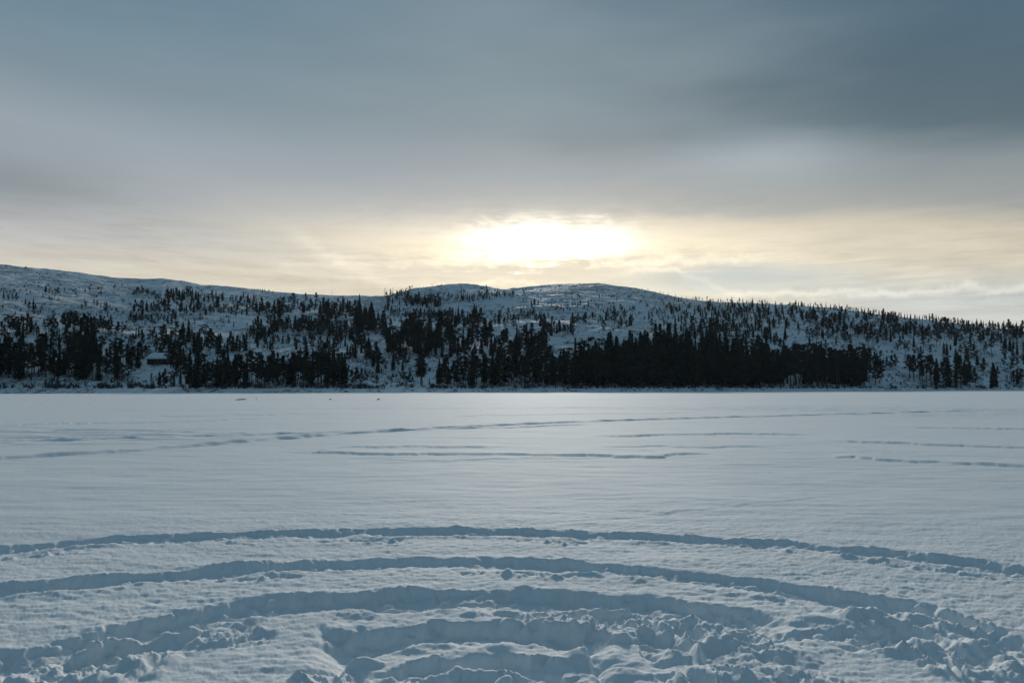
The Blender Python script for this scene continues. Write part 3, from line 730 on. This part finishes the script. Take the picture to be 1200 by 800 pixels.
class Merge:
    def __init__(s): s.V = []; s.Q = []; s.n = 0
    def add(s, V, Q): s.V.append(V); s.Q.append(Q + s.n); s.n += len(V)
far_c, far_t = Merge(), Merge()
CACHE = {}
for k_, v_ in PROTO.items():
    CACHE[k_] = (np.array(v_[2].V), np.array(v_[2].Q), np.array(v_[3].V), np.array(v_[3].Q))
for i in range(N):
    kind = trees[i][3]; nm = forms[i]
    hm = TH[i] * WY[i] / F
    rz = random.uniform(0, 6.28); fat = random.uniform(.88, 1.15)
    if i in single:
        mt, mc = PROTO[(kind, nm)][:2]
        e_ = empty(kind + '_tree', (WX[i], WY[i], WZ[i] - 0.1), rz)
        e_.scale = (hm * fat, hm * fat, hm)
        tag(e_, lab[i], kind, 'spruce trees on the hillside' if kind == 'spruce' else 'pine trees on the hillside')
        for nm2, dd in (('trunk', mt), ('crown', mc)):
            o = bpy.data.objects.new(nm2, dd); o.parent = e_; col.objects.link(o)
    else:
        tv, tq, cv, cq = CACHE[(kind, nm)]
        c, s_ = math.cos(rz), math.sin(rz); M3 = np.array([[c, s_, 0], [-s_, c, 0], [0, 0, 1]])
        sc3 = np.array([hm * fat, hm * fat, hm]); off = np.array([WX[i], WY[i], WZ[i] - .1])
        keep = np.sort(rng.choice(len(cq), max(60, int(len(cq) * .45)), replace=False))
        vv = cv[cq[keep]]; ctr = vv.mean(1, keepdims=True); vv = ctr + (vv - ctr) * 1.45; vv = vv.reshape(-1, 3)
        far_c.add((vv @ M3) * sc3 + off, np.arange(len(vv)).reshape(-1, 4))
        far_t.add((tv @ M3) * sc3 + off, tq)
V = np.vstack(far_c.V + [v for v in far_t.V]); Qc = np.vstack(far_c.Q); Qt = np.vstack(far_t.Q) + far_c.n
me = quads_mesh('distant_forest', V, np.vstack([Qc, Qt]), M_spruce)
me.materials.append(M_bark); mi = np.zeros(len(me.polygons), np.int32); mi[len(Qc):] = 1; me.polygons.foreach_set('material_index', mi)
ff = bpy.data.objects.new('distant_forest', me); col.objects.link(ff)
tag(ff, 'small dark conifers scattered between the larger trees on the hillside', 'woodland', kind='stuff')

# ------------------------------------------------------------------ brush : leafless birch and juniper, far too many to count
B = Merge()
def brush(pxs, pys, hs, nblade, spread):
    X_, Y_, Z_ = on_hill(pxs, pys)
    for x, y, z, h in zip(X_, Y_, Z_, hs):
        n_ = nblade
        an = rng.uniform(0, 6.28, n_); tl = rng.uniform(.15, spread, n_); hh_ = h * rng.uniform(.5, 1.0, n_)
        bx = x + rng.normal(0, h * .25, n_); by = y + rng.normal(0, h * .25, n_)
        tx = bx + np.cos(an) * tl * hh_; ty = by + np.sin(an) * tl * hh_
        w = h * .05 + .02
        px_, py_ = -np.sin(an) * w, np.cos(an) * w
        o0 = np.zeros(n_) + z - .1
        a = np.stack([bx - px_, by - py_, o0], -1); b_ = np.stack([bx + px_, by + py_, o0], -1)
        c = np.stack([tx + px_ * .8 + np.cos(an) * .1, ty, z + hh_], -1); d = np.stack([tx - px_ * .8, ty, z + hh_ * .92], -1)
        V_ = np.stack([a, b_, c, d], 1).reshape(-1, 3)
        B.add(V_, np.arange(len(V_)).reshape(-1, 4))
nS = 4200
sx = rng.uniform(-20, 1220, nS); sk = np.array([skyline_py(v) for v in sx])
sy = sk + 1 + (452 - sk) * rng.uniform(0, 1, nS) ** 1.15
keepm = fbm(sx * .02, sy * .07, 3, 301) > -0.12
brush(sx[keepm], sy[keepm], rng.uniform(.5, 2.0, nS)[keepm], 9, .7)
nS = 950                                       # fringe along the shore
sx = rng.uniform(-20, 1220, nS)
gap = (fbm(sx * .03, sx * 0, 2, 305) > -.25) | (rng.uniform(0, 1, nS) < .3)
clear = (sx > 448) & (sx < 505)
gap &= ~(clear & (rng.uniform(0, 1, nS) < .8))
sx = sx[gap]
brush(sx, 455.5 - np.abs(rng.normal(0, 1.6, len(sx))), rng.uniform(.3, 1.5, len(sx)), 12, .6)
me = quads_mesh('undergrowth', np.vstack(B.V), np.vstack(B.Q), M_brush)
o = bpy.data.objects.new('undergrowth', me); col.objects.link(o)
tag(o, 'leafless birch scrub and juniper poking through the hillside snow', 'undergrowth', kind='stuff')

# ------------------------------------------------------------------ thin winter haze over lake and hills
hz = bpy.data.materials.new('winter_haze'); hz.use_nodes = True; hz.node_tree.nodes.clear(); hn = NG(hz.node_tree)
pv = hn.new('ShaderNodeVolumePrincipled'); pv.inputs['Color'].default_value = (0.70, 0.85, 1.0, 1); pv.inputs['Density'].default_value = HAZE; pv.inputs['Anisotropy'].default_value = 0.35
ho = hn.new('ShaderNodeOutputMaterial'); hn.l.new(pv.outputs[0], ho.inputs['Volume'])
hV = [(x, y, z) for z in (-3.5, 320.0) for (x, y) in ((-9500, -9500), (9500, -9500), (9500, 9500), (-9500, 9500))]
hme = quads_mesh('haze', hV, [(0, 3, 2, 1), (4, 5, 6, 7), (0, 1, 5, 4), (1, 2, 6, 5), (2, 3, 7, 6), (3, 0, 4, 7)], hz)
hzo = bpy.data.objects.new('haze', hme); col.objects.link(hzo)
tag(hzo, 'thin cold haze over the lake and the hills', 'haze', kind='stuff')

# ------------------------------------------------------------------ box helper for buildings
def boxes(name, mat, parent, lst, bevel=0.0):
    V = []; Q = []
    for (x0, x1, y0, y1, z0, z1) in lst:
        n0 = len(V); V += [(x0, y0, z0), (x1, y0, z0), (x1, y1, z0), (x0, y1, z0), (x0, y0, z1), (x1, y0, z1), (x1, y1, z1), (x0, y1, z1)]
        Q += [(n0, n0 + 3, n0 + 2, n0 + 1), (n0 + 4, n0 + 5, n0 + 6, n0 + 7), (n0, n0 + 1, n0 + 5, n0 + 4), (n0 + 1, n0 + 2, n0 + 6, n0 + 5), (n0 + 2, n0 + 3, n0 + 7, n0 + 6), (n0 + 3, n0, n0 + 4, n0 + 7)]
    me = quads_mesh(name, V, Q, mat)
    o = bpy.data.objects.new(name, me); o.parent = parent; col.objects.link(o); return o
# ------------------------------------------------------------------ cabin
cx, cy, cz = [float(v[0]) for v in on_hill(181, 428.5)]
Wc = 25.0 / F * cy; Dc = 5.5; hw = 2.1
cab = empty('log_cabin', (cx, cy + 1.5, cz), 0.0)
tag(cab, 'low dark log cabin with thick snow on its roof, among trees on the slope', 'cabin')
hwX = Wc / 2 - .35
logs = [(-hwX, hwX, 0, Dc, -1.4, hw)]
for k in range(9): logs.append((-hwX - .12, hwX + .12, -0.09, -0.003, .05 + k * .225, .22 + k * .225))
wall = boxes('wall', M_log, cab, logs)
rise = 1.45; ov = .45
V = [(-Wc / 2, -ov, hw - .2), (Wc / 2, -ov, hw - .2), (Wc / 2, Dc / 2, hw + rise), (-Wc / 2, Dc / 2, hw + rise), (-Wc / 2, Dc + ov, hw - .2), (Wc / 2, Dc + ov, hw - .2)]
V += [(x, y, z + .12) for (x, y, z) in V]
Q = [(0, 3, 2, 1), (3, 4, 5, 2), (6, 7, 8, 9), (9, 8, 11, 10), (0, 1, 7, 6), (4, 10, 11, 5), (0, 6, 9, 3), (3, 9, 10, 4), (1, 2, 8, 7), (2, 5, 11, 8)]
roof = bpy.data.objects.new('roof', quads_mesh('roof', V, Q, M_log)); roof.parent = cab; col.objects.link(roof)
Vs = []
nx_, ny_ = 24, 16
for jj in range(ny_ + 1):
    for ii in range(nx_ + 1):
        x = -Wc / 2 - .06 + (Wc + .12) * ii / nx_; y = -ov - .06 + (Dc + 2 * ov + .12) * jj / ny_
        zr = hw - .2 + (rise + .2) * (1 - abs(y - Dc / 2) / (Dc / 2 + ov)) + .13
        edge = min(1, min(ii, nx_ - ii) / 2, min(jj, ny_ - jj) / 2)
        Vs.append((x, y, zr + .05 + .38 * edge ** .5 + .05 * math.sin(ii * 1.3) * math.cos(jj * .9)))
nt = len(Vs)
Qs = [(j * (nx_ + 1) + i, j * (nx_ + 1) + i + 1, (j + 1) * (nx_ + 1) + i + 1, (j + 1) * (nx_ + 1) + i) for j in range(ny_) for i in range(nx_)]
for (x, y, z) in list(Vs):
    yy = y; Vs.append((x, y, hw - .2 + (rise + .2) * (1 - abs(yy - Dc / 2) / (Dc / 2 + ov)) + .125))
for i in range(nx_):
    Qs.append((i, i + 1, nt + i + 1, nt + i)); b0 = ny_ * (nx_ + 1); Qs.append((b0 + i + 1, b0 + i, nt + b0 + i, nt + b0 + i + 1))
for j in range(ny_):
    a_, b_ = j * (nx_ + 1), (j + 1) * (nx_ + 1); Qs.append((b_, a_, nt + a_, nt + b_)); Qs.append((a_ + nx_, b_ + nx_, nt + b_ + nx_, nt + a_ + nx_))
ms = quads_mesh('snow_cover', Vs, Qs, M_roofsnow)
so = bpy.data.objects.new('snow_cover', ms); so.parent = roof; col.objects.link(so)
boxes('chimney', M_stone, roof, [(1.6, 2.3, Dc / 2 - .35, Dc / 2 + .35, hw + .6, hw + rise + 1.1), (1.52, 2.38, Dc / 2 - .43, Dc / 2 + .43, hw + rise + 1.1, hw + rise + 1.22)])
for (wx0, wx1) in ((-2.9, -1.9), (-.6, .6), (2.3, 3.2)):
    w_ = boxes('window', M_trim, cab, [(wx0 - .1, wx1 + .1, -.16, -.093, .85, .97), (wx0 - .1, wx1 + .1, -.16, -.093, 1.72, 1.84), (wx0 - .1, wx0, -.16, -.093, .97, 1.72), (wx1, wx1 + .1, -.16, -.093, .97, 1.72),
                                       ((wx0 + wx1) / 2 - .03, (wx0 + wx1) / 2 + .03, -.15, -.118, .97, 1.72)])
    boxes('pane', M_pane, w_, [(wx0, wx1, -.115, -.094, .97, 1.72)])
dr_ = boxes('door', M_trim, cab, [(1.05, 1.85, -.15, -.094, .05, 1.85)])
boxes('handle', M_stone, dr_, [(1.12, 1.17, -.22, -.152, .9, 1.06)])

# ------------------------------------------------------------------ stones, cairn, snags and bits on the ice
def rock(name, px, py, w, h, label, cat='boulder', group=None, ice=False, seed=1):
    if ice: x, y = [float(v) for v in ice_pt(px, py)]; z = 0.0
    else: x, y, z = [float(v[0]) for v in on_hill(px, py)]
    import bmesh
    bm = bmesh.new(); bmesh.ops.create_icosphere(bm, subdivisions=3, radius=1.0)
    r_ = random.Random(seed)
    pts = [(Vector((r_.gauss(0, 1), r_.gauss(0, 1), r_.gauss(0, 1))).normalized(), r_.uniform(.62, .95)) for _ in range(14)]
    for v in bm.verts:
        for (nv, dd) in pts:
            q = v.co.dot(nv) - dd
            if q > 0: v.co -= nv * q * .9
        v.co = Vector((v.co.x * w / 2, v.co.y * w / 2.4, v.co.z * h * .6 + h * .38))
    me = bpy.data.meshes.new(name); bm.to_mesh(me); bm.free(); me.materials.append(M_dark if ice or name == 'boulder' else M_stone)
    o = bpy.data.objects.new(name, me); o.location = (x, y, z); col.objects.link(o)
    return tag(o, label, cat, group)
rock('boulder', 507, 453.5, 1.7, 1.2, 'dark rounded boulder on the shore at the right side of the bright clearing', seed=3)
rock('ice_lump', 387.3, 468.4, .45, .16, 'small dark lump lying alone on the far ice, left of the other lump', 'lump', 'dark lumps on the ice', True, 5)
rock('ice_lump', 443.4, 468.4, .50, .16, 'small dark lump lying alone on the far ice, right of the other lump', 'lump', 'dark lumps on the ice', True, 6)
rock('skyline_rock', 7, 312.2, 2.8, 1.3, 'small dark rock on the far left ridge crest', 'rock', seed=8)
# cairn on the left ridge
x, y, z = [float(v[0]) for v in on_hill(30, 314.6)]
ca_ = empty('cairn', (x, y, z)); tag(ca_, 'small stone cairn standing alone on the left ridge crest', 'cairn')
import bmesh
zz = -.3
for (k, (w, h)) in enumerate(((2.9, .8), (2.1, .7), (1.4, .6), (.8, .5))):
    bm = bmesh.new(); bmesh.ops.create_icosphere(bm, subdivisions=2, radius=1.0)
    for v in bm.verts: v.co = Vector((v.co.x * w / 2 * (1 + .15 * math.sin(9 * v.co.y + k)), v.co.y * w / 2.2, v.co.z * h * .6)) + Vector((.1 * k, 0, zz + h * .5))
    me = bpy.data.meshes.new('stone'); bm.to_mesh(me); bm.free(); me.materials.append(M_stone)
    o = bpy.data.objects.new('stone', me); o.parent = ca_; col.objects.link(o); zz += h * .82
# dead bare trees
def snag(px, py, hp, label, seed, nb=16, spread=.16, thick=1.0):
    x, y, z = [float(v[0]) for v in on_hill(px, py)]
    h = hp * y / F; r_ = random.Random(seed)
    e_ = empty('dead_tree', (x, y, z - .1)); e_.scale = (h, h, h)
    tag(e_, label, 'dead tree', 'bare dead trees on the ridge')
    p = Pool(); p.tube([(0, 0, 0), (.008, 0, .4), (0, 0, 1)], [.022 * thick, .015 * thick, .004 * thick], 5)
    o = bpy.data.objects.new('trunk', mk(p, 'trunk', M_dead)); o.parent = e_; col.objects.link(o)
    if nb:
        p = Pool()
        for k in range(nb):
            zz = r_.uniform(.3, .95); an = r_.uniform(0, 6.28); l = spread * (1.15 - zz) + .04
            p.limb((0, 0, zz), (math.cos(an) * l, math.sin(an) * l, zz + .07), .009 * thick, .003)
        o = bpy.data.objects.new('branches', mk(p, 'branches', M_dead)); o.parent = e_; col.objects.link(o)
snag(451, 348.5, 11, 'bushier of the two pale dead trees on the skyline at the knoll foot', 1, 30, .28)
snag(460, 346, 9, 'slimmer of the two pale dead trees on the skyline at the knoll foot', 2, 10, .12)
snag(389, 346.5, 6, 'tiny bare dead tree sticking up from the flat ridge left of the knoll', 3, 12, .2)
snag(18.3, 323.5, 9, 'straight dark branchless dead trunk standing on the open left hillside', 4, 0, 0, 1.6)
# driftwood branch on the ice
x0, y0 = [float(v) for v in ice_pt(276.5, 468.6)]; x1, y1 = [float(v) for v in ice_pt(289.5, 468.4)]
p = Pool(); mid = ((x0 + x1) / 2, (y0 + y1) / 2 + .08, .10)
p.limb((x0, y0, .05), mid, .05, .07); p.limb(mid, (x1, y1, .06), .07, .03); p.limb(mid, (mid[0] + .3, mid[1] + .2, .2), .03, .01); p.limb((x0 + .4, y0, .07), (x0 + .2, y0 + .3, .16), .03, .01)
o = bpy.data.objects.new('fallen_branch', mk(p, 'fallen_branch', M_dark)); col.objects.link(o)
tag(o, 'thin dark branch lying flat on the far ice', 'branch')
x0, y0 = [float(v) for v in ice_pt(300.5, 468.8)]
p = Pool(); p.limb((x0, y0, -.05), (x0, y0, .25), .018, .014); p.limb((x0, y0, .25), (x0 - .35, y0, .48), .014, .008); p.limb((x0, y0, .22), (x0 + .22, y0 + .1, .42), .009, .005)
o = bpy.data.objects.new('twig', mk(p, 'twig', M_dark)); col.objects.link(o)
tag(o, 'faint bent twig poking out of the far ice beside the flat branch', 'twig')

print('TREES', N, 'single', len(single), 'labels', len(set(lab.values())), 'range', WY.min(), WY.max())
